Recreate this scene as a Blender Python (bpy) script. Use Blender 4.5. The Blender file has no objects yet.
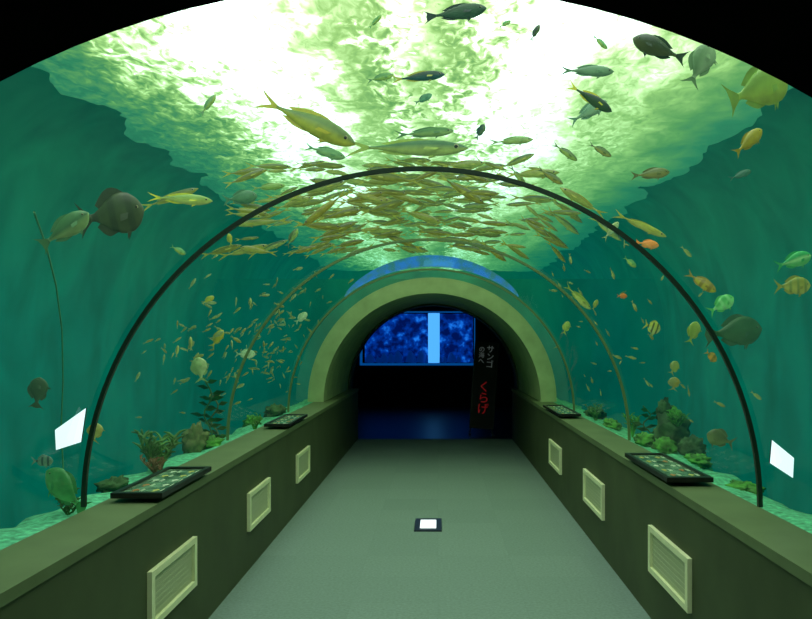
import bpy, math, random
from mathutils import Vector, Matrix, noise
random.seed(7)
scene=bpy.context.scene
scene.view_settings.view_transform='Standard'
scene.view_settings.look='None'
F=780.0; VX=438.0; VY=343.0; EYE=1.5
CX=-0.07; ZC=0.79          # tunnel axis
XL=-1.25; XR=1.16

# ---------------- materials ----------------
def mat(name):
    m=bpy.data.materials.new(name); m.use_nodes=True
    nt=m.node_tree; nt.nodes.clear()
    o=nt.nodes.new('ShaderNodeOutputMaterial'); return m,nt,o
def N(nt,t,**k):
    n=nt.nodes.new(t)
    for a,b in k.items(): setattr(n,a,b)
    return n
def pbr(name,col,rough=.6,noise_scale=None,amt=.25,bump=0,emit=None,es=0,metal=0,spec=.5):
    m,nt,o=mat(name)
    b=N(nt,'ShaderNodeBsdfPrincipled'); nt.links.new(b.outputs[0],o.inputs[0])
    b.inputs['Base Color'].default_value=(*col,1); b.inputs['Roughness'].default_value=rough
    b.inputs['Metallic'].default_value=metal; b.inputs['Specular IOR Level'].default_value=spec
    if emit: b.inputs['Emission Color'].default_value=(*emit,1); b.inputs['Emission Strength'].default_value=es
    if noise_scale:
        tc=N(nt,'ShaderNodeTexCoord'); nz=N(nt,'ShaderNodeTexNoise'); nz.inputs['Scale'].default_value=noise_scale
        nz.inputs['Detail'].default_value=5
        nt.links.new(tc.outputs['Object'],nz.inputs['Vector'])
        cr=N(nt,'ShaderNodeValToRGB'); nt.links.new(nz.outputs[0],cr.inputs[0])
        cr.color_ramp.elements[0].position=.3; cr.color_ramp.elements[1].position=.7
        cr.color_ramp.elements[0].color=(*[c*(1-amt) for c in col],1)
        cr.color_ramp.elements[1].color=(*[min(1,c*(1+amt)) for c in col],1)
        nt.links.new(cr.outputs[0],b.inputs['Base Color'])
        if bump:
            bp=N(nt,'ShaderNodeBump'); bp.inputs['Strength'].default_value=bump
            nt.links.new(nz.outputs[0],bp.inputs['Height']); nt.links.new(bp.outputs[0],b.inputs['Normal'])
    return m
def emis(name,col,s):
    m,nt,o=mat(name); e=N(nt,'ShaderNodeEmission'); e.inputs[0].default_value=(*col,1); e.inputs[1].default_value=s
    nt.links.new(e.outputs[0],o.inputs[0]); return m

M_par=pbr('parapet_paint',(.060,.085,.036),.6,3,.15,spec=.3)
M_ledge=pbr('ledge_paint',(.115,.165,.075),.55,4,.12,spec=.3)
M_dark=pbr('portal_black',(.004,.004,.004),.9,spec=0)
M_conc=pbr('portal_concrete',(.40,.52,.24),.6,5,.15)
M_rib=pbr('rib_dark',(.014,.035,.022),.4)
M_rib2=pbr('rib_olive',(.14,.23,.09),.4)
M_cream=pbr('vent_cream',(.80,.86,.54),.5,20,.05)
M_creamd=pbr('vent_panel',(.46,.52,.32),.5)
M_black=pbr('frame_black',(.008,.009,.008),.35)
M_sand=pbr('sand',(.12,.52,.30),.9,30,.5,.6)
M_rock=pbr('mossy_rock',(.04,.10,.03),.9,9,.7,.8)
M_moss=pbr('moss_green',(.07,.28,.03),.8,14,.7,.6)
M_kelp=pbr('kelp',(.05,.17,.03),.6,10,.5)
M_coralb=pbr('coral_brown',(.13,.16,.05),.8,15,.6)
M_hose=pbr('hose',(.12,.34,.14),.5)
M_room=pbr('dark_room_paint',(.006,.007,.012),.8)
M_roomfl=pbr('dark_room_floor',(.01,.014,.04),.35)
M_white=emis('lamp_white',(.85,1,.97),1.6)

# carpet
m,nt,o=mat('carpet'); b=N(nt,'ShaderNodeBsdfPrincipled'); nt.links.new(b.outputs[0],o.inputs[0])
b.inputs['Roughness'].default_value=.85; b.inputs['Specular IOR Level'].default_value=.2
tc=N(nt,'ShaderNodeTexCoord'); br=N(nt,'ShaderNodeTexBrick'); br.offset=0; br.squash=1
nt.links.new(tc.outputs['Object'],br.inputs['Vector'])
br.inputs['Scale'].default_value=1; br.inputs['Brick Width'].default_value=.5; br.inputs['Row Height'].default_value=.5
br.inputs['Mortar Size'].default_value=.002
br.inputs['Color1'].default_value=(.25,.37,.34,1); br.inputs['Color2'].default_value=(.23,.345,.315,1); br.inputs['Mortar'].default_value=(.22,.335,.305,1)
nz=N(nt,'ShaderNodeTexNoise'); nz.inputs['Scale'].default_value=60; nz.inputs['Detail'].default_value=4; nt.links.new(tc.outputs['Object'],nz.inputs['Vector'])
mx=N(nt,'ShaderNodeMix',data_type='RGBA',blend_type='MULTIPLY'); mx.inputs[0].default_value=.5
nt.links.new(br.outputs[0],mx.inputs[6]); nt.links.new(nz.outputs[0],mx.inputs[7]); nt.links.new(mx.outputs[2],b.inputs['Base Color'])
M_floor=m

# tank lining: teal low down; surface reflection painted green near waterline, haze as glow
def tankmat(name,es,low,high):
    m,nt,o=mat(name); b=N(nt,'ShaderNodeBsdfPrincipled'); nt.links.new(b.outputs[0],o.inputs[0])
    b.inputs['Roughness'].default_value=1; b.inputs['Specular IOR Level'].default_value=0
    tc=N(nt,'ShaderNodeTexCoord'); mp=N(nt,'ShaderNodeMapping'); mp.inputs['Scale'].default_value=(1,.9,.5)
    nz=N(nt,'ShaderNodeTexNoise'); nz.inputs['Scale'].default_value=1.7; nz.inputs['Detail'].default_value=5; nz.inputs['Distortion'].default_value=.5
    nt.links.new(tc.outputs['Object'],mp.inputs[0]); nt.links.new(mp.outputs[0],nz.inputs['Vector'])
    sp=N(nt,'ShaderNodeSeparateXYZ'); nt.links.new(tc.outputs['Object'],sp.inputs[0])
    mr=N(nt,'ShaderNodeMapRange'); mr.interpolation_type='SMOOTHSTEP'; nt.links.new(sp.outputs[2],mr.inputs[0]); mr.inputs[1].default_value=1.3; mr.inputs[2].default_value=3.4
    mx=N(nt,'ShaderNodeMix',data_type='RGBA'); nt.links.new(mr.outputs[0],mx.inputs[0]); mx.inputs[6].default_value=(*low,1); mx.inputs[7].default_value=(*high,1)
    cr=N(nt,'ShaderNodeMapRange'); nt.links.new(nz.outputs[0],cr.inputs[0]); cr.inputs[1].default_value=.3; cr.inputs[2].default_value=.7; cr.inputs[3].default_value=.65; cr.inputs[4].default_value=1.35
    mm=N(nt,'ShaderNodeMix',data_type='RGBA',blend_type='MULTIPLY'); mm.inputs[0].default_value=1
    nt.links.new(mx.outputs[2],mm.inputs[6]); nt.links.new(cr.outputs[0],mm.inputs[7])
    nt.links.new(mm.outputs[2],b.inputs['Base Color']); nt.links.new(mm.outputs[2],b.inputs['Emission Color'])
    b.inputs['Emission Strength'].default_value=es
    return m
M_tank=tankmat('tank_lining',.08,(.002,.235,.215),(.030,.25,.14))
M_tankfl=tankmat('tank_floor_teal',.04,(.004,.16,.14),(.004,.16,.14))

# acrylic
m,nt,o=mat('acrylic'); tr=N(nt,'ShaderNodeBsdfTransparent'); tr.inputs[0].default_value=(.97,1,.97,1)
gl=N(nt,'ShaderNodeBsdfGlossy'); gl.inputs['Roughness'].default_value=.04
mxs=N(nt,'ShaderNodeMixShader'); lw=N(nt,'ShaderNodeLayerWeight'); lw.inputs[0].default_value=.5
pw=N(nt,'ShaderNodeMath',operation='POWER'); nt.links.new(lw.outputs['Facing'],pw.inputs[0]); pw.inputs[1].default_value=4
ma=N(nt,'ShaderNodeMath',operation='MULTIPLY_ADD'); nt.links.new(pw.outputs[0],ma.inputs[0]); ma.inputs[1].default_value=.3; ma.inputs[2].default_value=.02
nt.links.new(ma.outputs[0],mxs.inputs[0]); nt.links.new(tr.outputs[0],mxs.inputs[1]); nt.links.new(gl.outputs[0],mxs.inputs[2])
nt.links.new(mxs.outputs[0],o.inputs[0]); M_acr=m

# water volume; emission added in place of light scattered by murk
m,nt,o=mat('water_volume'); va=N(nt,'ShaderNodeVolumeAbsorption'); va.inputs[0].default_value=(.0,.6,.5,1); va.inputs[1].default_value=.14
ve=N(nt,'ShaderNodeEmission'); ve.inputs[0].default_value=(.0,.0105,.0085,1); ve.inputs[1].default_value=1.0
ad=N(nt,'ShaderNodeAddShader'); nt.links.new(va.outputs[0],ad.inputs[0]); nt.links.new(ve.outputs[0],ad.inputs[1]); nt.links.new(ad.outputs[0],o.inputs['Volume']); M_vol=m

# water surface: skylight glare and ripple glints painted into its emission
m,nt,o=mat('rippled_water_surface')
L=nt.links.new
def math_(op,a,b=None,c=None,clamp=False):
    n=N(nt,'ShaderNodeMath',operation=op); n.use_clamp=clamp
    for i,v in enumerate((a,b,c)):
        if v is None: continue
        if isinstance(v,(int,float)): n.inputs[i].default_value=v
        else: L(v,n.inputs[i])
    return n.outputs[0]
tc=N(nt,'ShaderNodeTexCoord'); sp=N(nt,'ShaderNodeSeparateXYZ'); L(tc.outputs['Object'],sp.inputs[0])
def nz_(scale,detail=2,sc=(1,1,1),dist=0):
    mp=N(nt,'ShaderNodeMapping'); mp.inputs['Scale'].default_value=sc; L(tc.outputs['Object'],mp.inputs[0])
    n=N(nt,'ShaderNodeTexNoise'); n.inputs['Scale'].default_value=scale; n.inputs['Detail'].default_value=detail; n.inputs['Distortion'].default_value=dist
    L(mp.outputs[0],n.inputs['Vector']); return n.outputs[0]
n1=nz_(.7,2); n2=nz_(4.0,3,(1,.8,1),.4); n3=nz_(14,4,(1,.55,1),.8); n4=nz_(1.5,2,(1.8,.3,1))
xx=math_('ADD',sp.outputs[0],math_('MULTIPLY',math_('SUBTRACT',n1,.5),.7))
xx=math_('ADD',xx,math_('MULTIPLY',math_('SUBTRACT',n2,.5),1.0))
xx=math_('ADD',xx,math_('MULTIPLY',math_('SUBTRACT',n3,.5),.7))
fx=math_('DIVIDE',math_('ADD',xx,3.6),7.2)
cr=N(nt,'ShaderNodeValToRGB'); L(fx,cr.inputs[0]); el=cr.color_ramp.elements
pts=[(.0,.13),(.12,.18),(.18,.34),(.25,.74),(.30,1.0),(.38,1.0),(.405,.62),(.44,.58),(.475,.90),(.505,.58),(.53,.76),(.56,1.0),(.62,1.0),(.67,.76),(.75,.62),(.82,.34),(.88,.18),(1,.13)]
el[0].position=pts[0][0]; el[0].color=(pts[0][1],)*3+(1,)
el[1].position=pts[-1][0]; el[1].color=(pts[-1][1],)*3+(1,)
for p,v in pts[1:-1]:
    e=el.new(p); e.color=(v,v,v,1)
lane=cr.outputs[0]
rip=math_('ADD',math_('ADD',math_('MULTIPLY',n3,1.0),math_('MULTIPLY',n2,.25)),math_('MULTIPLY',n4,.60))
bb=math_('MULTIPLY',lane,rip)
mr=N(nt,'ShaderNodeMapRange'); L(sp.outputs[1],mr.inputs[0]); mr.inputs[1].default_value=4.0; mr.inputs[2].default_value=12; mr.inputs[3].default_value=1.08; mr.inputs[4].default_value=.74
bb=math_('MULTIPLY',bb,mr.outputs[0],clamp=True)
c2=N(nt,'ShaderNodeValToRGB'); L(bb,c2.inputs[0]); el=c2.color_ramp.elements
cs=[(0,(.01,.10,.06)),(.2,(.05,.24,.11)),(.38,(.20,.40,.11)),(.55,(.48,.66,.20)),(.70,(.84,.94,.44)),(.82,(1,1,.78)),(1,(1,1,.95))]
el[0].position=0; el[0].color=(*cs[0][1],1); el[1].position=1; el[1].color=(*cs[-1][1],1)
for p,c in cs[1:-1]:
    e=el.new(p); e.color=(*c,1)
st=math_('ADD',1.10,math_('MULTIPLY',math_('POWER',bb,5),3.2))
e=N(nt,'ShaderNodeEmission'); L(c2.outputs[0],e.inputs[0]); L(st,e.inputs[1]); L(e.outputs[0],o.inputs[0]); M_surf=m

# fish skin from colour attribute; weak self-glow added in place of light
m,nt,o=mat('fish_skin'); b=N(nt,'ShaderNodeBsdfPrincipled'); b.inputs['Roughness'].default_value=.45
at=N(nt,'ShaderNodeAttribute'); at.attribute_name='Col'
nz=N(nt,'ShaderNodeTexNoise'); nz.inputs['Scale'].default_value=25
tc=N(nt,'ShaderNodeTexCoord'); nt.links.new(tc.outputs['Object'],nz.inputs['Vector'])
mp=N(nt,'ShaderNodeMapRange'); nt.links.new(nz.outputs[0],mp.inputs[0]); mp.inputs[3].default_value=.6; mp.inputs[4].default_value=1.4
mx=N(nt,'ShaderNodeMix',data_type='RGBA',blend_type='MULTIPLY'); mx.inputs[0].default_value=1
nt.links.new(at.outputs[0],mx.inputs[6]); nt.links.new(mp.outputs[0],mx.inputs[7])
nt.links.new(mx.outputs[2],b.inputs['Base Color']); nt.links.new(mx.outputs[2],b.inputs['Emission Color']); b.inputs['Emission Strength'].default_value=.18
nt.links.new(b.outputs[0],o.inputs[0]); M_fish=m

# ---------------- mesh helpers ----------------
class MB:
    def __init__(s): s.v=[];s.f=[];s.mi=[];s.c=[]
    def add(s,v,f,mi=0,c=None):
        k=len(s.v); s.v+= [tuple(p) for p in v]; s.f+=[tuple(i+k for i in q) for q in f]; s.mi+=[mi]*len(f)
        if c: s.c+=c
    def box(s,x0,x1,y0,y1,z0,z1,mi=0):
        v=[(x,y,z) for x in (x0,x1) for y in (y0,y1) for z in (z0,z1)]
        s.add(v,[(0,1,3,2),(4,6,7,5),(0,4,5,1),(2,3,7,6),(0,2,6,4),(1,5,7,3)],mi)
    def obj(s,name,mats,smooth=False,bevel=0,parent=None):
        me=bpy.data.meshes.new(name); me.from_pydata(s.v,[],s.f)
        for q in mats: me.materials.append(q)
        for i,p in enumerate(me.polygons): p.material_index=s.mi[i]; p.use_smooth=smooth
        if s.c:
            a=me.color_attributes.new('Col','FLOAT_COLOR','POINT')
            for i,c in enumerate(s.c): a.data[i].color=(*c,1)
        me.update()
        ob=bpy.data.objects.new(name,me); scene.collection.objects.link(ob)
        if bevel:
            bv=ob.modifiers.new('bevel','BEVEL'); bv.width=bevel; bv.segments=2
        if parent: ob.parent=parent
        return ob

def arch(name,r,y0,y1,mats,zbot=0,xh=None,ztop=None,rout=None,n=64,smooth=False,a0=0,a1=180):
    angs=[math.radians(a0+(a1-a0)*i/n) for i in range(n+1)]
    if xh:
        ca=math.atan2(ztop-ZC,xh); angs+= [ca,math.pi-ca]; angs=sorted(angs)
    inn=[];out=[]
    for a in angs:
        c,s=math.cos(a),math.sin(a)
        inn.append((CX+r*c,ZC+r*s))
        if callable(rout): t=rout(a)
        elif rout: t=rout
        else: t=min(xh/abs(c) if abs(c)>1e-6 else 1e9,(ztop-ZC)/s if s>1e-6 else 1e9)
        out.append((CX+t*c,ZC+t*s))
    if zbot is not None:
        inn=[(inn[0][0],zbot)]+inn+[(inn[-1][0],zbot)]
        out=[(out[0][0],zbot)]+out+[(out[-1][0],zbot)]
    b=MB(); k=len(inn); v=[];f=[]
    for (x,z),(X,Z) in zip(inn,out):
        v+=[(x,y0,z),(X,y0,Z),(x,y1,z),(X,y1,Z)]
    for i in range(k-1):
        a=4*i;c=4*(i+1)
        f+=[(a,a+1,c+1,c),(a+2,c+2,c+3,a+3),(a,c,c+2,a+2),(a+1,a+3,c+3,c+1)]
    f+=[(0,2,3,1),(4*k-4,4*k-3,4*k-1,4*k-2)]
    b.add(v,f); return b.obj(name,mats,smooth)

def tube(mb,pts,rad,n=8,mi=0,taper=None):
    rings=[]
    for i,p in enumerate(pts):
        p=Vector(p); d=(Vector(pts[min(i+1,len(pts)-1)])-Vector(pts[max(i-1,0)])).normalized()
        u=d.cross(Vector((0,1,0.1))).normalized(); w=d.cross(u)
        rr=rad*(taper[i] if taper else 1)
        rings.append([tuple(p+rr*(math.cos(2*math.pi*j/n)*u+math.sin(2*math.pi*j/n)*w)) for j in range(n)])
    v=[q for r in rings for q in r]; f=[]
    for i in range(len(pts)-1):
        for j in range(n):
            f.append((i*n+j,i*n+(j+1)%n,(i+1)*n+(j+1)%n,(i+1)*n+j))
    f.append(tuple(range(n))); f.append(tuple((len(pts)-1)*n+j for j in range(n)))
    mb.add(v,f,mi)

# ---------------- shell ----------------
YE=12.2; YT=20.5
b=MB(); b.box(XL-.25,XR+.25,-3,YE,-.1,0); b.obj('floor',[M_floor])
for nm,xa,xb in (('wall_left',-1.50,XL),('wall_right',XR,1.37)):
    b=MB(); b.box(xa,xb,-3,YE,0,.75,0)
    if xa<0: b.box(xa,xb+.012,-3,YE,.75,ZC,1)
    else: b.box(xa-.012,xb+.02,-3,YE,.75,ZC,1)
    b.obj(nm,[M_par,M_ledge])
arch('entrance_portal',1.254,-3,1.10,[M_dark],zbot=ZC,rout=1.5)
arch('tank_wall_front',1.254,1.10,1.18,[M_dark],zbot=ZC,xh=3.6,ztop=3.7)
b=MB(); b.box(-3.67,-1.5,1.1,1.18,-1,ZC); b.box(1.39,3.53,1.1,1.18,-1,ZC); b.obj('tank_wall_front_base',[M_dark])
b=MB(); b.box(-2,2,-3.1,-3,-.1,2.6); b.obj('added_wall_back',[M_dark])  # unseen wall behind the camera, added to stop tank light leaking
arch('exit_portal',1.31,9.4,YE-.02,[M_conc],zbot=ZC,rout=1.50,smooth=False,n=72)
arch('exit_portal_trim',1.285,11.95,YE+.05,[M_par],zbot=ZC,rout=1.31,n=72)
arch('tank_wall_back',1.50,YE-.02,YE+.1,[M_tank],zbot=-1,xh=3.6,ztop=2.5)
arch('exit_wall',1.285,YE+.1,YE+.2,[M_room],zbot=0,xh=3.6,ztop=2.48)
b=MB(); n=96; v=[];f=[]
for i in range(n+1):
    a=math.pi*i/n
    for y in (1.18,9.41): v.append((CX+1.475*math.cos(a),y,ZC+1.475*math.sin(a)))
for i in range(n): f.append((2*i,2*i+1,2*i+3,2*i+2))
b.add(v,f); b.obj('acrylic_tunnel',[M_acr],True)
for d,mm,w in ((3.38,M_rib,.02),(5.69,M_rib2,.018),(8.0,M_rib2,.03)):
    arch('arch_rib',1.456,d-w/2,d+w/2,[mm],zbot=None,rout=1.474,n=80,smooth=False)
# tank side walls: one continuous shell rising and curving into the waterline
for sgn,nm in ((-1,'tank_wall_left'),(1,'tank_wall_right')):
    xw=-3.66 if sgn<0 else 3.52; v=[];f=[]; J=110
    prof=[(0,-1.0),(0,0.0),(0,.8),(0,1.3)]
    for i in range(1,17):
        a=math.pi/2*i/16; prof.append((1.0*(1-math.cos(a)),1.3+2.13*math.sin(a)))
    K=len(prof)
    for j in range(J+1):
        y=1.19+(YT-1.2)*j/J
        for i,(dx,z) in enumerate(prof):
            nn=.07*noise.noise(Vector((z*.8,y*1.6,sgn*5)))*max(0,min(1,(z-.8)))
            v.append((xw-sgn*(dx+nn),y,z))
    for j in range(J):
        for i in range(K-1):
            a=j*K+i; f.append((a,a+1,a+K+1,a+K))
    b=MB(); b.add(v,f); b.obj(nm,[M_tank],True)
b=MB(); b.box(-3.7,-1.5,1.1,YE,-1.1,-1); b.box(1.37,3.6,1.1,YE,-1.1,-1); b.box(-3.67,3.53,YE,YT,2.46,2.5); b.obj('tank_floor',[M_tankfl])
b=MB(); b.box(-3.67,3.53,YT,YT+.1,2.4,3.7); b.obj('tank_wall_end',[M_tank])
arch('tank_water',1.49,1.19,YE-.03,[M_vol],zbot=-.99,xh=3.58,ztop=3.42)
b=MB(); b.box(-3.65,3.51,YE-.029,YT-.01,2.51,3.42); b.obj('tank_water',[M_vol])
ZS=3.40; nx,ny=90,200; v=[];f=[]
for j in range(ny+1):
    for i in range(nx+1):
        x=-3.66+7.18*i/nx; y=1.19+(YT-1.2)*j/ny
        v.append((x,y,ZS+.045*noise.noise(Vector((x*2,y*1.5,0)))+.02*noise.noise(Vector((x*6,y*5,3)))))
for j in range(ny):
    for i in range(nx):
        a=j*(nx+1)+i; f.append((a,a+1,a+nx+2,a+nx+1))
b=MB(); b.add(v,f); b.obj('water_surface',[M_surf],True)
b=MB(); b.box(-3.8,3.7,1.1,YT+.1,3.7,3.8); b.obj('ceiling',[M_room])

for sgn in (-1,1):
    xi=-1.5 if sgn<0 else 1.38
    v=[];f=[];nn=150;prof=[(0,.0),(.0,.735),(.1,.735),(.2,.73),(.30,.715),(.37,.68),(.42,.55),(.45,.0)]
    k=len(prof)
    for j in range(nn+1):
        y=1.19+(YE-.05-1.19)*j/nn
        for q,(dx,z) in enumerate(prof):
            nzv=noise.noise(Vector((dx*6+sgn*9,y*3,1)))
            v.append((xi+sgn*dx*(1+.25*nzv*(q>2)),y,z-(0 if z else 1)+(.03*nzv+.012*noise.noise(Vector((dx*30,y*25,2))) if q>1 and z else 0)))
    for j in range(nn):
        for q in range(k-1):
            a=j*k+q; f.append((a,a+1,a+k+1,a+k))
    b=MB(); b.add(v,f); b.obj('sand_shelf',[M_sand],True)

# ---------------- far room ----------------
y0,y1=YE+.2,18.5
b=MB(); b.box(-3.6,3.6,YE,y1,-.1,-.002); b.obj('floor_exhibit_room',[M_roomfl])
b=MB(); b.box(-3.7,-3.6,y0,19.5,-.1,2.4); b.obj('wall_exhibit_left',[M_room])
b=MB(); b.box(3.6,3.7,y0,19.5,-.1,2.4); b.obj('wall_exhibit_right',[M_room])
b=MB(); b.box(-3.7,3.7,y0,19.5,2.40,2.45); b.obj('ceiling_exhibit_room',[M_room])
wx0,wx1,wz0,wz1=-1.80,.86,1.02,2.22
b=MB(); b.box(-3.6,wx0,18.5,18.6,0,2.4); b.box(wx1,3.6,18.5,18.6,0,2.4); b.box(wx0,wx1,18.5,18.6,0,wz0); b.box(wx0,wx1,18.5,18.6,wz1,2.4); b.obj('wall_exhibit_far',[M_room])
m,nt,o=mat('blue_tank_water'); e=N(nt,'ShaderNodeEmission'); tc=N(nt,'ShaderNodeTexCoord'); nz=N(nt,'ShaderNodeTexNoise'); nz.inputs['Scale'].default_value=5.5; nz.inputs['Detail'].default_value=6
nt.links.new(tc.outputs['Object'],nz.inputs['Vector']); cr=N(nt,'ShaderNodeValToRGB'); nt.links.new(nz.outputs[0],cr.inputs[0])
cr.color_ramp.elements[0].position=.42; cr.color_ramp.elements[0].color=(.0,.006,.08,1)
cr.color_ramp.elements[1].position=.72; cr.color_ramp.elements[1].color=(.01,.18,.80,1)
q=cr.color_ramp.elements.new(.57); q.color=(0,.03,.28,1)
nt.links.new(cr.outputs[0],e.inputs[0]); e.inputs[1].default_value=1.1; nt.links.new(e.outputs[0],o.inputs[0]); M_blue=m
M_col=emis('blue_column_glow',(.08,.42,1),1.15); M_bframe=pbr('blue_sill',(.1,.2,.5),.3,emit=(.0,.14,.6),es=.4)  # frame emission painted in for reflected blue highlights
w=bpy.data.objects.new('window_1',None); scene.collection.objects.link(w)
b=MB(); b.box(wx0,wx1,19.2,19.25,wz0,wz1); b.obj('water_backdrop',[M_blue],parent=w)
b=MB(); b.box(wx0,wx1,18.46,18.6,wz0-.05,wz0); b.box(wx0,wx1,18.47,18.6,wz1,wz1+.03); b.box(wx1,wx1+.02,18.47,18.6,wz0-.05,wz1); b.box(wx0-.05,wx0,18.47,18.6,wz0-.05,wz1); b.obj('frame',[M_bframe],parent=w)
b=MB(); tube(b,[(-.10,18.9,wz0),(-.10,18.9,wz1)],.14,20); b.obj('bubble_column',[M_col],True,parent=w)
b=MB()
for i in range(26):
    x=random.uniform(wx0,wx1); r=random.uniform(.06,.2); 
    pts=[(x,18.95,wz0),(x+.02,18.95,wz0+r),(x,18.95,wz0+r*1.6)]; tube(b,pts,r*.7,7,0,[1,.8,.2])
b.obj('reef_silhouettes',[pbr('deep_blue_rock',(.01,.06,.3),.9,emit=(0,.03,.22),es=.5)],True,parent=w)

m,nt,o=mat('blue_band_glow'); e=N(nt,'ShaderNodeEmission'); tc=N(nt,'ShaderNodeTexCoord'); nz=N(nt,'ShaderNodeTexNoise'); nz.inputs['Scale'].default_value=9; nz.inputs['Detail'].default_value=5
nt.links.new(tc.outputs['Object'],nz.inputs['Vector']); cr=N(nt,'ShaderNodeValToRGB'); nt.links.new(nz.outputs[0],cr.inputs[0])
cr.color_ramp.elements[0].position=.40; cr.color_ramp.elements[0].color=(.05,.26,.26,1)
cr.color_ramp.elements[1].position=.60; cr.color_ramp.elements[1].color=(.04,.26,.70,1)
nt.links.new(cr.outputs[0],e.inputs[0]); e.inputs[1].default_value=.85; nt.links.new(e.outputs[0],o.inputs[0])
arch('blue_arch_glow',1.55,8.55,8.60,[m],zbot=None,rout=lambda a:1.553+.12*max(0,math.cos((a-math.pi/2)*90/38))**.6,n=40,a0=52,a1=128)  # added glowing band, standing in for blue seen through the acrylic

# banner sign
sg=bpy.data.objects.new('banner_sign',None); scene.collection.objects.link(sg); sg.location=(.70,12.75,0); sg.rotation_euler=(0,math.radians(4),0)
b=MB(); b.box(-.18,.18,-.01,.01,.12,1.50,0); b.box(-.2,-.18,-.015,.015,.1,1.52,1); b.box(.18,.2,-.015,.015,.1,1.52,1); b.box(-.2,.2,-.015,.015,1.5,1.52,1); b.box(-.2,.2,-.015,.015,.1,.12,1); b.box(-.2,-.17,-.18,.18,0,.03,1); b.box(.17,.2,-.18,.18,0,.03,1); b.box(-.19,-.17,-.01,.01,.0,.12,1); b.box(.17,.19,-.01,.01,0,.12,1)
b.obj('panel',[pbr('banner_black',(.008,.006,.006),.6),M_black],parent=sg)
M_red=pbr('letter_red',(.3,.01,.01),.5,emit=(.6,.01,.02),es=.17); M_lw=pbr('letter_white',(.3,.4,.4),.5,emit=(.4,.45,.45),es=.12)
def txt(nm,s,x,z,size,mt):
    c=bpy.data.curves.new(nm,'FONT'); c.body=s; c.size=size; c.align_x='CENTER'; c.extrude=.002; c.space_line=.95
    o=bpy.data.objects.new(nm,c); c.materials.append(mt); scene.collection.objects.link(o); o.parent=sg; o.location=(x,-.015,z); o.rotation_euler=(math.pi/2,0,0)
txt('title','サ\nン\nゴ',.06,1.36,.13,M_lw); txt('subtitle','の\n海\nへ',-.08,1.36,.10,M_lw)
txt('heading','く\nら\nげ',0,.72,.19,M_red)

# ---------------- vents ----------------
def vent(side,ya,yb):
    z0,z1=.265,.515; b=MB(); s=1 if side<0 else -1; x=XL if side<0 else XR
    def bx(d0,d1,y0,y1,za,zb,mi): 
        xs=sorted((x+s*d0,x+s*d1)); b.box(xs[0],xs[1],y0,y1,za,zb,mi)
    fw=.03
    bx(.0,.022,ya,yb,z1-fw,z1,0); bx(.0,.022,ya,yb,z0,z0+fw,0)
    bx(.0,.022,ya,ya+fw*1.3,z0+fw,z1-fw,0); bx(.0,.022,yb-fw*1.3,yb,z0+fw,z1-fw,0)
    bx(.0,.006,ya+fw,yb-fw,z0+fw,z1-fw,1)
    for k in range(7):
        zz=z0+fw+.012+k*.026; bx(.006,.0075,ya+fw*1.3,yb-fw*1.3,zz,zz+.013,1)
    b.obj('wall_vent',[M_cream,M_creamd],bevel=.002)
for a,c in ((3.35,3.98),(5.1,5.73),(6.85,7.5)): vent(-1,a,c)
for a,c in ((3.56,4.23),(5.42,6.13),(7.3,8.03)): vent(1,a,c)

# ---------------- info boards ----------------
m=pbr('board_print',(.13,.24,.15),.2,14,.8); M_print=m
M_pw=pbr('print_white',(.6,.75,.55),.4); M_py=pbr('print_yellow',(.5,.5,.12),.4); M_po=pbr('print_orange',(.45,.18,.05),.4)
def board(x0,x1,ya,yb,side):
    b=MB(); L_=yb-ya; W=x1-x0; t=.022
    b.box(0,W,0,L_,0,.012,0)
    b.box(0,t,0,L_,.012,.024,0); b.box(W-t,W,0,L_,.012,.024,0); b.box(t,W-t,0,t*1.6,.012,.024,0); b.box(t,W-t,L_-t*1.6,L_,.012,.024,0)
    b.box(t,W-t,t*1.6,L_-t*1.6,.012,.015,1)
    rnd=random.Random(int(ya*10))
    for i in range(5):
        for j in range(2):
            cy=t*2.5+(L_-t*5)*(i+.5)/5; cx=t+(W-2*t)*(j+.5)/2; l=.05; h=.018
            v=[(cx-h*.2,cy-l*.5,.016),(cx+h,cy,.016),(cx,cy+l*.5,.016),(cx-h,cy,.016),(cx-h*.7,cy-l*.8,.016),(cx+h*.5,cy-l*.8,.016)]
            b.add(v,[(0,1,2,3),(0,4,5)],rnd.choice([2,3,4]))
            b.box(cx+h*1.4,cx+h*1.4+.004,cy-.03,cy+.03,.015,.0165,2); b.box(cx+h*1.9,cx+h*1.9+.003,cy-.03,cy+.02,.015,.0165,2)
    b.box(W*.3,W*.7,L_*.2,L_*.3,-.02,0,0); b.box(W*.3,W*.7,L_*.7,L_*.8,-.02,0,0)
    ob=b.obj('info_board',[M_black,M_print,M_pw,M_py,M_po]); ob.location=(x0,ya,ZC+.022)
    return ob
board(-1.45,-1.22,3.45,4.2,-1); board(1.13,1.36,3.85,4.72,1); board(-1.43,-1.22,6.4,7.3,-1); board(1.13,1.34,7.3,8.4,1)

b=MB(); b.box(-.19,.03,6.2,6.62,0,.012,0); b.box(-.145,-.015,6.27,6.55,.012,.016,1)
b.obj('floor_lamp',[pbr('lamp_frame',(.02,.03,.05),.3),M_white])

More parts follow.
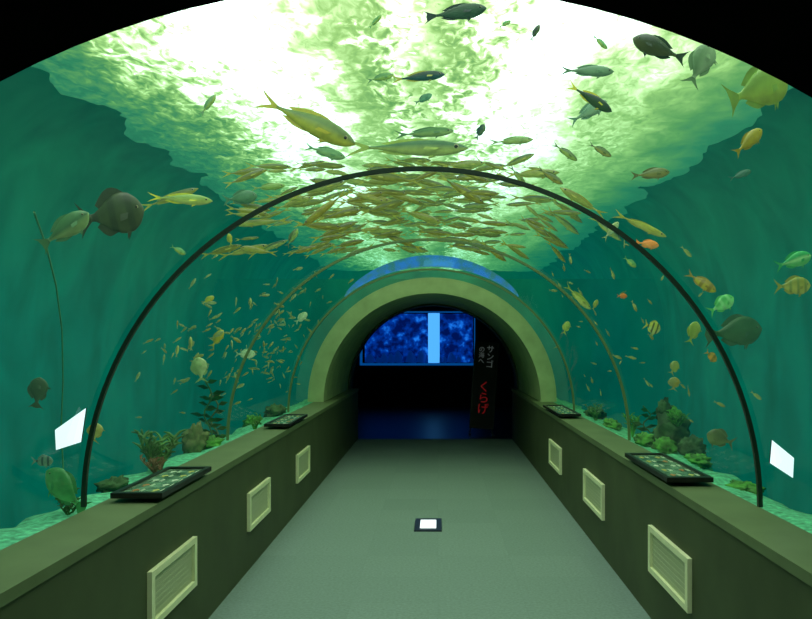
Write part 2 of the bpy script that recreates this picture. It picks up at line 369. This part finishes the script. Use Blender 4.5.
# ---------------- fish ----------------
PROF=[(0,.17),(.08,.2),(.2,.42),(.35,.74),(.5,.95),(.62,1),(.75,.93),(.86,.72),(.94,.45),(1,.07)]
def interp(t,P):
    for (a,x),(c,y) in zip(P,P[1:]):
        if t<=c:
            u=(t-a)/(c-a); return x+(y-x)*u
    return P[-1][1]
def fish_geo(Ln,Hr,back,belly,fin=None,Wr=.5,fork=.6,tail=.9,dors=.28,stripe=None,vst=0,hst=0,rings=15,seg=10,bend=0.0,tailcol=None):
    H=Ln*Hr/2; fin=fin or back; tailcol=tailcol or fin; v=[];f=[];c=[]
    bl=.80*Ln; x0=-.30*Ln
    W=H*Wr if Hr<.35 else Ln*.07
    def mixc(a,b_,u): return tuple(a[i]*(1-u)+b_[i]*u for i in range(3))
    for i in range(rings):
        t=i/(rings-1); h=interp(t,PROF); ww=h**.8
        for j in range(seg):
            a=2*math.pi*j/seg; z=H*h*math.sin(a); y=W*ww*math.cos(a)
            v.append((x0+bl*t,y,z))
            u=.5-.5*math.sin(a); u=max(0,min(1,(u-.3)*2.2)); col=mixc(back,belly,u)
            if stripe:
                if vst and (math.sin(t*math.pi*2*vst)>.1): col=mixc(col,stripe,.85)
                if hst and abs(math.sin(a))<.25: col=stripe
            c.append(col)
    for i in range(rings-1):
        for j in range(seg):
            f.append((i*seg+j,i*seg+(j+1)%seg,(i+1)*seg+(j+1)%seg,(i+1)*seg+j))
    f.append(tuple(range(seg))); f.append(tuple((rings-1)*seg+j for j in range(seg)))
    th=max(H,Ln*.09)*tail
    def addp(pts,faces,col):
        k=len(v); v.extend(pts); f.extend([tuple(q+k for q in g) for g in faces]); c.extend([col]*len(pts))
    hp=H*.16; e=.2*Ln
    addp([(x0+.01*Ln,0,hp),(x0-.5*e,0,th*.55),(x0-e,0,th),(x0-e*.75,0,th*.55),(x0-e*(1-fork),0,0),(x0-e*.75,0,-th*.55),(x0-e,0,-th),(x0-.5*e,0,-th*.55),(x0+.01*Ln,0,-hp)],
         [(0,1,3,4),(1,2,3),(4,5,7,8),(5,6,7),(0,4,8)],tailcol)
    for s,ta,tb,hh in ((1,.18,.74,dors),(-1,.15,.45,dors*.8)):
        n=7; pts=[]
        for i in range(n):
            t=ta+(tb-ta)*i/(n-1); hb=interp(t,PROF)*H*.97; q=math.sin(math.pi*min(1,(i/(n-1))*.8+.15))
            lean=-.05*Ln
            pts+= [(x0+bl*t,0,s*hb),(x0+bl*t+lean,0,s*(hb+hh*H*q+.0))]
        addp(pts,[(2*i,2*i+2,2*i+3,2*i+1) for i in range(n-1)],fin)
    for s in (-1,1):
        y=W*.95*s; X=x0+bl*.72
        addp([(X,y,-.05*H),(X-.03*Ln,y+s*.02*Ln,-.35*H),(X-.13*Ln,y+s*.06*Ln,-.45*H),(X-.11*Ln,y+s*.05*Ln,-.1*H)],[(0,1,2,3)],fin)
        addp([(X-.02*Ln,.3*y,-.85*H),(X-.1*Ln,.6*y,-1.3*H),(X-.08*Ln,.4*y,-.9*H)],[(0,1,2)],fin)
        ex=x0+bl*.88; hy=interp(.88,PROF); ey=W*hy**.8*.86*s; ez=H*hy*.22; r=max(.015*Ln,.06*H)
        for rr,off,cc in ((r*1.5,.0,(.4,.4,.2)),(r,.006*Ln,(.005,.005,.005))):
            pts=[(ex,ey+s*(off+rr*.45),ez)]+[(ex+rr*math.cos(q*math.pi/4),ey+s*off,ez+rr*math.sin(q*math.pi/4)) for q in range(8)]
            addp(pts,[(0,1+q,1+(q+1)%8) for q in range(8)],cc)
    if bend:
        v=[(x,y+bend*Ln*math.sin((x/Ln)*4.5),z) for x,y,z in v]
    return v,f,c
def orient(pos,ang,yaw=0,roll=0):
    a=math.radians(ang); w=math.radians(yaw)
    X=Vector((math.cos(a)*math.cos(w),math.sin(w),math.sin(a)*math.cos(w)))
    up=Vector((0,0,1)); 
    if abs(X.z)>.95: up=Vector((-1,0,.2))
    Y=up.cross(X).normalized(); Z=X.cross(Y)
    M=Matrix((X,Y,Z)).transposed().to_4x4()@Matrix.Rotation(math.radians(roll),4,'X'); M.translation=pos; return M
def swim(px,py,R):
    sx=(px-VX)/F; sz=(VY-py)/F; A=sx*sx+sz*sz; B=2*(-sx*CX+sz*(EYE-ZC)); C=CX*CX+(EYE-ZC)**2-R*R
    d=(-B+math.sqrt(B*B-4*A*C))/(2*A); return Vector((sx*d,d,EYE+sz*d)),d
Y=(.50,.46,.04); YG=(.34,.46,.08); OL=(.09,.13,.03); DK=(.01,.03,.03); SIL=(.42,.55,.25); GR=(.10,.32,.10); BG=(.10,.60,.15); OR=(.75,.22,.04); BR=(.07,.08,.03); PALE=(.5,.68,.35); GOLD=(.36,.31,.05)
FS=[
('yellowtail_fish',306,121,112,.19,-27,1.85,(.12,.20,.05),(.50,.52,.06),dict(fin=Y,fork=.7,tail=1.0)),
('yellowtail_fish',406,148,124,.13,-1,1.8,(.05,.14,.06),(.42,.52,.14),dict(fin=YG,fork=.7)),
('fusilier_fish',418,77,54,.18,6,1.9,DK,(.03,.10,.10),dict(fin=(.4,.4,.05))),
('grouper',455,13,62,.24,4,1.85,(.02,.06,.04),(.06,.14,.08),dict(fin=DK,fork=.2)),
('fusilier_fish',535,33,18,.3,60,2.0,DK,OL,{}),
('fusilier_fish',590,98,52,.22,-27,1.9,DK,(.05,.10,.03),dict(fin=(.7,.65,.05))),
('grey_snapper',587,71,56,.2,2,1.95,(.09,.20,.10),(.2,.35,.18),{}),
('grey_snapper',588,112,44,.3,30,2.1,(.10,.22,.12),(.3,.45,.25),{}),
('grey_snapper',660,49,58,.34,158,1.75,(.02,.05,.02),(.10,.13,.04),dict(fork=.4)),
('rabbitfish',700,65,48,.5,62,1.75,(.14,.30,.12),(.3,.5,.25),{}),
('rabbitfish',757,90,66,.6,20,1.7,(.25,.50,.08),(.42,.68,.10),dict(fork=.3)),
('yellow_snapper',748,142,40,.34,42,1.7,(.35,.33,.03),Y,dict(fork=.5)),
('grey_snapper',650,174,38,.28,4,1.8,(.10,.13,.03),(.3,.3,.08),dict(fork=.5)),
('yellowtail_fish',180,199,62,.17,-2,1.7,(.20,.36,.06),(.5,.65,.15),dict(fin=(.6,.65,.05),fork=.7)),
('batfish',111,215,64,.66,12,1.7,(.04,.07,.025),(.055,.085,.03),dict(stripe=(.025,.045,.018),vst=3,fork=.1,dors=.4,fin=(.03,.05,.02))),
('sweetlips_fish',64,230,58,.38,38,1.65,(.06,.20,.07),(.20,.36,.12),dict(stripe=(.05,.16,.06),hst=1,fork=.3)),
('orange_wrasse',647,244,24,.36,-8,1.7,(.85,.28,.05),(.9,.4,.1),dict(fork=.2)),
('trumpet_fish',640,225,58,.13,-24,1.7,(.35,.38,.05),(.5,.55,.12),{}),
('fusilier_fish',611,231,24,.3,50,1.75,(.3,.4,.15),PALE,{}),
('yellow_snapper',701,282,34,.3,-36,1.65,(.3,.24,.04),Y,dict(stripe=(.2,.16,.03),vst=3)),
('trumpet_fish',578,297,36,.2,-42,1.7,(.30,.38,.05),(.6,.65,.15),{}),
('green_damselfish',721,305,30,.5,32,1.65,(.08,.5,.12),(.25,.8,.25),dict(stripe=(.25,.7,.25),vst=3)),
('green_damselfish',793,261,38,.4,18,1.6,(.03,.45,.12),(.15,.7,.2),dict(stripe=(.35,.8,.3),hst=1)),
('striped_snapper',792,286,36,.5,2,1.6,(.28,.34,.06),(.5,.58,.12),dict(stripe=(.16,.28,.06),vst=4)),
('grouper',733,332,60,.5,6,1.75,(.03,.11,.04),(.05,.14,.05),dict(fork=.05,fin=(.04,.12,.05))),
('sergeant_fish',652,327,18,.7,-20,1.65,(.5,.55,.08),(.5,.6,.2),dict(stripe=(.03,.06,.02),vst=3)),
('orange_wrasse',622,296,11,.45,0,1.7,OR,OR,{}),
('yellow_snapper',693,333,24,.55,70,1.65,(.25,.38,.06),YG,{}),
('orange_wrasse',711,356,16,.5,-40,1.65,(.5,.35,.05),(.7,.4,.05),dict(stripe=(.25,.2,.03),vst=2)),
('yellow_snapper',674,368,15,.7,60,1.65,(.3,.38,.1),YG,{}),
('yellow_snapper',674,384,14,.8,80,1.65,(.25,.3,.1),GOLD,{}),
('grey_snapper',240,198,34,.4,10,2.2,(.05,.14,.05),(.10,.2,.08),{}),
('rabbitfish',200,370,26,.62,95,1.65,(.25,.42,.14),(.45,.6,.25),{}),
('silver_bream',245,354,20,.45,0,1.65,(.3,.5,.25),PALE,{}),
('silver_bream',301,318,16,.45,40,1.65,(.4,.6,.3),PALE,{}),
('yellow_snapper',217,339,22,.4,55,1.7,(.3,.34,.05),Y,{}),
('brown_surgeonfish',38,393,32,.6,80,1.75,(.04,.09,.035),(.05,.11,.045),dict(fork=.1)),
('parrotfish',66,491,60,.48,140,1.6,(.04,.24,.06),(.08,.34,.09),dict(fork=.1)),
('sergeant_fish',42,461,22,.5,0,1.62,(.12,.26,.17),(.16,.32,.19),dict(stripe=(.01,.06,.05),vst=3)),
('brown_surgeonfish',95,433,20,.75,80,1.65,(.25,.28,.06),(.35,.36,.08),{}),
('brown_surgeonfish',721,439,28,.6,160,1.8,(.10,.13,.04),(.16,.2,.06),{}),
('grey_snapper',325,152,42,.24,-15,2.1,(.12,.25,.10),(.28,.42,.15),{}),
('yellowtail_fish',511,141,44,.17,2,2.1,(.18,.28,.08),(.38,.45,.12),{}),
('yellowtail_fish',424,133,60,.16,4,2.1,(.08,.18,.06),(.30,.4,.12),{}),
('fusilier_fish',423,99,20,.34,25,2.2,(.06,.18,.1),(.15,.35,.2),{}),
('fusilier_fish',565,152,30,.22,-35,1.9,(.10,.16,.05),YG,{}),
('fusilier_fish',550,176,30,.22,-35,1.85,OL,GOLD,{}),
('fusilier_fish',600,150,26,.25,-30,2.2,OL,GOLD,{}),
('fusilier_fish',518,176,26,.22,-50,1.9,OL,YG,{}),
('fusilier_fish',480,132,18,.4,60,2.2,DK,OL,{}),
('fusilier_fish',380,78,28,.25,15,2.4,(.12,.25,.1),YG,{}),
('fusilier_fish',208,105,26,.25,55,2.2,(.12,.25,.1),YG,{}),
('fusilier_fish',178,250,16,.35,-30,1.8,GR,YG,{}),
('yellow_snapper',208,300,14,.4,30,1.8,(.35,.4,.05),Y,{}),
('yellow_snapper',230,240,13,.4,100,1.8,(.35,.4,.05),Y,{}),
('yellow_snapper',595,305,12,.4,60,1.8,(.35,.4,.05),Y,{}),
('fusilier_fish',630,262,16,.35,-40,1.8,GR,YG,{}),
('yellow_snapper',566,328,14,.5,70,1.7,(.4,.5,.08),YG,{}),
('fusilier_fish',740,175,22,.3,20,2.1,(.03,.12,.08),(.06,.18,.1),{}),
('yellowtail_fish',268,187,34,.2,5,2.1,(.2,.3,.06),YG,{}),
('fusilier_fish',292,238,22,.3,60,1.9,OL,YG,{}),
('fusilier_fish',505,24,14,.3,30,2.3,GR,YG,{}),
('fusilier_fish',600,42,20,.25,-40,2.3,GR,YG,{}),
('fusilier_fish',375,22,18,.25,40,2.3,GR,YG,{}),
]
random.seed(3)
for nm,px,py,lp,hr,an,R,ba,be,kw in FS:
    p,d=swim(px,py,R); Ln=lp*d/F
    yaw=random.uniform(-14,14)
    b=MB(); g=fish_geo(Ln/math.cos(math.radians(yaw)),hr,ba,be,bend=random.uniform(-.03,.03),rings=25,seg=14,**kw); b.add(g[0],g[1],0,g[2])
    ob=b.obj(nm,[M_fish],True); ob.matrix_world=orient(p,an,yaw)

def school(name,items):
    b=MB()
    for pos,Ln,ang,yaw,hr,ba,be,fin in items:
        g=fish_geo(Ln,hr,ba,be,fin=fin,rings=9,seg=8,bend=random.uniform(-.04,.04),fork=.65,dors=.2,tail=.85); M=orient(pos,ang,yaw)
        b.add([M@Vector(q) for q in g[0]],g[1],0,g[2])
    return b.obj(name,[M_fish],True)
random.seed(11)
it=[]
while len(it)<235:
    y=random.uniform(4.6,8.6); th=math.radians(random.gauss(6,25)); r=random.uniform(1.62,2.25)
    x=CX-r*math.sin(th); z=ZC+r*math.cos(th)
    if not(-48<math.degrees(th)<50) or z<2.0: continue
    if not .115<(z-EYE)/y<.235: continue
    k=random.random()
    ba=(.07,.09,.015) if k<.5 else (.17,.18,.03) if k<.75 else (.02,.05,.02)
    be=(.36,.33,.03) if k<.55 else (.46,.52,.10)
    an=random.gauss(-3 if th<.3 else 8,11)+(0 if random.random()<.75 else 180)
    if x>.75: an-=30
    it.append((Vector((x,y,z)),random.uniform(.18,.40),an,random.uniform(-25,25),random.uniform(.11,.16),ba,be,(.34,.34,.03)))
school('fish_school',it)
it=[]
while len(it)<210:
    y=random.uniform(4.8,9.3); z=random.gauss(1.5,.30); r=random.uniform(1.58,1.95)
    if z<.9 or z>2.2: continue
    x=CX-math.sqrt(max(.01,r*r-(z-ZC)**2))
    be=random.choice([(.42,.46,.10),(.35,.33,.05),(.35,.5,.2),(.2,.3,.1)])
    it.append((Vector((x,y,z)),random.uniform(.04,.10),random.gauss(35,40),random.uniform(-30,30),random.uniform(.18,.28),(.15,.22,.06),be,(.25,.32,.08)))
school('small_fish_school',it)
it=[]
while len(it)<50:
    y=random.uniform(4.5,9.3); z=random.uniform(.95,2.2); r=random.uniform(1.58,2.1)
    x=CX+math.sqrt(max(.01,r*r-(z-ZC)**2))
    it.append((Vector((x,y,z)),random.uniform(.04,.11),random.gauss(-40,35),random.uniform(-30,30),random.uniform(.18,.3),(.15,.22,.06),random.choice([(.5,.52,.12),(.42,.34,.06)]),(.35,.38,.1)))
school('small_fish_school',it)

# ---------------- reef ----------------
def rock(name,items,mats):
    b=MB()
    for (x,y,z,sx,sy,sz,mi) in items:
        n,mm=28,18; v=[];f=[]
        for i in range(mm+1):
            for j in range(n):
                a=math.pi*i/mm; t=2*math.pi*j/n
                p=Vector((math.sin(a)*math.cos(t),math.sin(a)*math.sin(t),math.cos(a)))
                q=1+.5*noise.noise(p*2+Vector((x*7,y*5,z)))+.35*noise.noise(p*5+Vector((y,x,z*3)))+.2*noise.noise(p*11+Vector((y,z,x)))
                v.append((x+p.x*sx*q,y+p.y*sy*q,z+p.z*sz*q))
        for i in range(mm):
            for j in range(n):
                f.append((i*n+j,i*n+(j+1)%n,(i+1)*n+(j+1)%n,(i+1)*n+j))
        b.add(v,f,mi)
    return b.obj(name,mats,True)
rock('reef_rock',[(1.72,5.75,.82,.11,.2,.15,0),(1.60,5.5,.77,.07,.14,.06,1),(1.76,5.4,.76,.08,.14,.08,0),(1.70,5.85,.97,.06,.07,.09,0),(1.76,5.8,.92,.05,.06,.09,1),(1.60,6.0,.75,.07,.2,.05,1),(1.7,5.1,.73,.07,.14,.04,1)],[M_rock,M_moss])
rock('reef_rock',[(-1.76,5.65,.79,.08,.1,.11,0),(-1.68,5.8,.75,.06,.12,.05,1)],[M_coralb,M_moss])
rock('reef_rock',[(-1.76,7.4,.75,.07,.2,.05,1),(-1.76,8.4,.76,.09,.25,.07,0),(-1.75,4.2,.73,.06,.12,.04,0)],[M_rock,M_moss])
rock('reef_rock',[(1.6,7.2,.74,.07,.2,.05,1),(1.65,8.2,.76,.09,.25,.06,0),(1.65,4.2,.72,.07,.15,.03,1)],[M_rock,M_moss])
def coral(name,x,y,z,h,nb,mt,spread=.5):
    b=MB()
    for i in range(nb):
        a=random.uniform(0,6.28); s=random.uniform(.2,1)*spread; hh=h*random.uniform(.6,1)
        p=[Vector((x,y,z-.03))]
        for k in range(1,6):
            u=k/5; p.append(Vector((x+math.cos(a)*s*hh*u+random.uniform(-.01,.01),y+math.sin(a)*s*hh*u,z+hh*u)))
        tube(b,p,h*.04,6,0,[1,1,.9,.8,.7,.4])
        for k in range(2,6):
            for _ in range(2):
                q=p[k]; e=q+Vector((random.uniform(-.3,.3)*h,random.uniform(-.2,.2)*h,random.uniform(.05,.25)*h)); tube(b,[q,(q+e)/2+Vector((0,0,.01)),e],h*.035,6,0,[1,.9,.4])
    return b.obj(name,[mt],True)
coral('branching_coral',-1.68,4.65,.72,.24,12,M_kelp,.7)
coral('branching_coral',-1.62,4.5,.72,.12,9,pbr('coral_red',(.20,.10,.04),.8,10,.4),.8)
coral('branching_coral',1.62,6.5,.74,.15,9,M_moss,.8)
coral('branching_coral',-1.62,6.9,.74,.12,8,M_moss,.8)
coral('branching_coral',1.56,7.7,.74,.14,8,M_kelp,.8)
coral('branching_coral',-1.66,3.5,.72,.10,8,M_kelp,.9)
coral('branching_coral',1.72,5.6,.88,.13,9,M_moss,.9)
def kelp(name,x,y,z,h,mt,nl=9,w=.035):
    b=MB(); pts=[(x+.03*math.sin(k*.9),y,z+h*k/12) for k in range(13)]; tube(b,pts,.006,6)
    for i in range(nl):
        k=1+i*11//nl; p=Vector(pts[k]); s=1 if i%2 else -1; l=random.uniform(.06,.11)
        v=[p,p+Vector((s*l*.4,-.02,w+.01)),p+Vector((s*l,.0,.02)),p+Vector((s*l*.45,.02,-w*.4))]
        b.add(v,[(0,1,2,3)])
    return b.obj(name,[mt])
kelp('kelp_plant',-1.74,5.9,.74,.50,M_kelp,14,.02); kelp('kelp_plant',-1.72,6.0,.74,.38,M_coralb,12,.02)
kelp('kelp_plant',1.66,6.2,.74,.26,M_kelp,9,.02)
p0=[swim(px,py,1.75)[0] for px,py in ((34,212),(46,245),(56,285),(62,330),(63,380),(61,430),(64,480),(66,510))]
b=MB(); tube(b,p0,.0035,6); b.obj('air_hose',[M_hose],True)

# white reflections on the glass, made as small glowing plates
def panel(px,py,pts,nm='glass_reflection'):
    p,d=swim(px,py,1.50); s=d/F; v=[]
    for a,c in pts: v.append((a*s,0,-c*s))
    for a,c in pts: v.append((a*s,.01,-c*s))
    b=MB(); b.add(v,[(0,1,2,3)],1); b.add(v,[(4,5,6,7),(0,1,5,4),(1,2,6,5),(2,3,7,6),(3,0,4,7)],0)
    ob=b.obj(nm,[M_black,emis('reflection_glow',(.72,1,1),1.3)]); ob.location=p
panel(70,430,[(-15,0),(16,-22),(11,12),(-14,20)]); panel(782,460,[(-10,-20),(12,-2),(11,18),(-12,3)])  # glowing plates standing in for reflections on the glass

# ---------------- world, light, camera ----------------
w=bpy.data.worlds.new('World'); scene.world=w; w.use_nodes=True
w.node_tree.nodes['Background'].inputs[0].default_value=(.01,.02,.03,1); w.node_tree.nodes['Background'].inputs[1].default_value=.0
cam=bpy.data.cameras.new('camera'); co=bpy.data.objects.new('camera',cam); scene.collection.objects.link(co)
co.location=(0,0,EYE); co.rotation_euler=(math.pi/2,0,0); cam.sensor_width=36; cam.lens=F/812*36
cam.shift_x=-(VX-406)/812; cam.shift_y=(VY-309.5)/812; cam.clip_start=.02
scene.camera=co
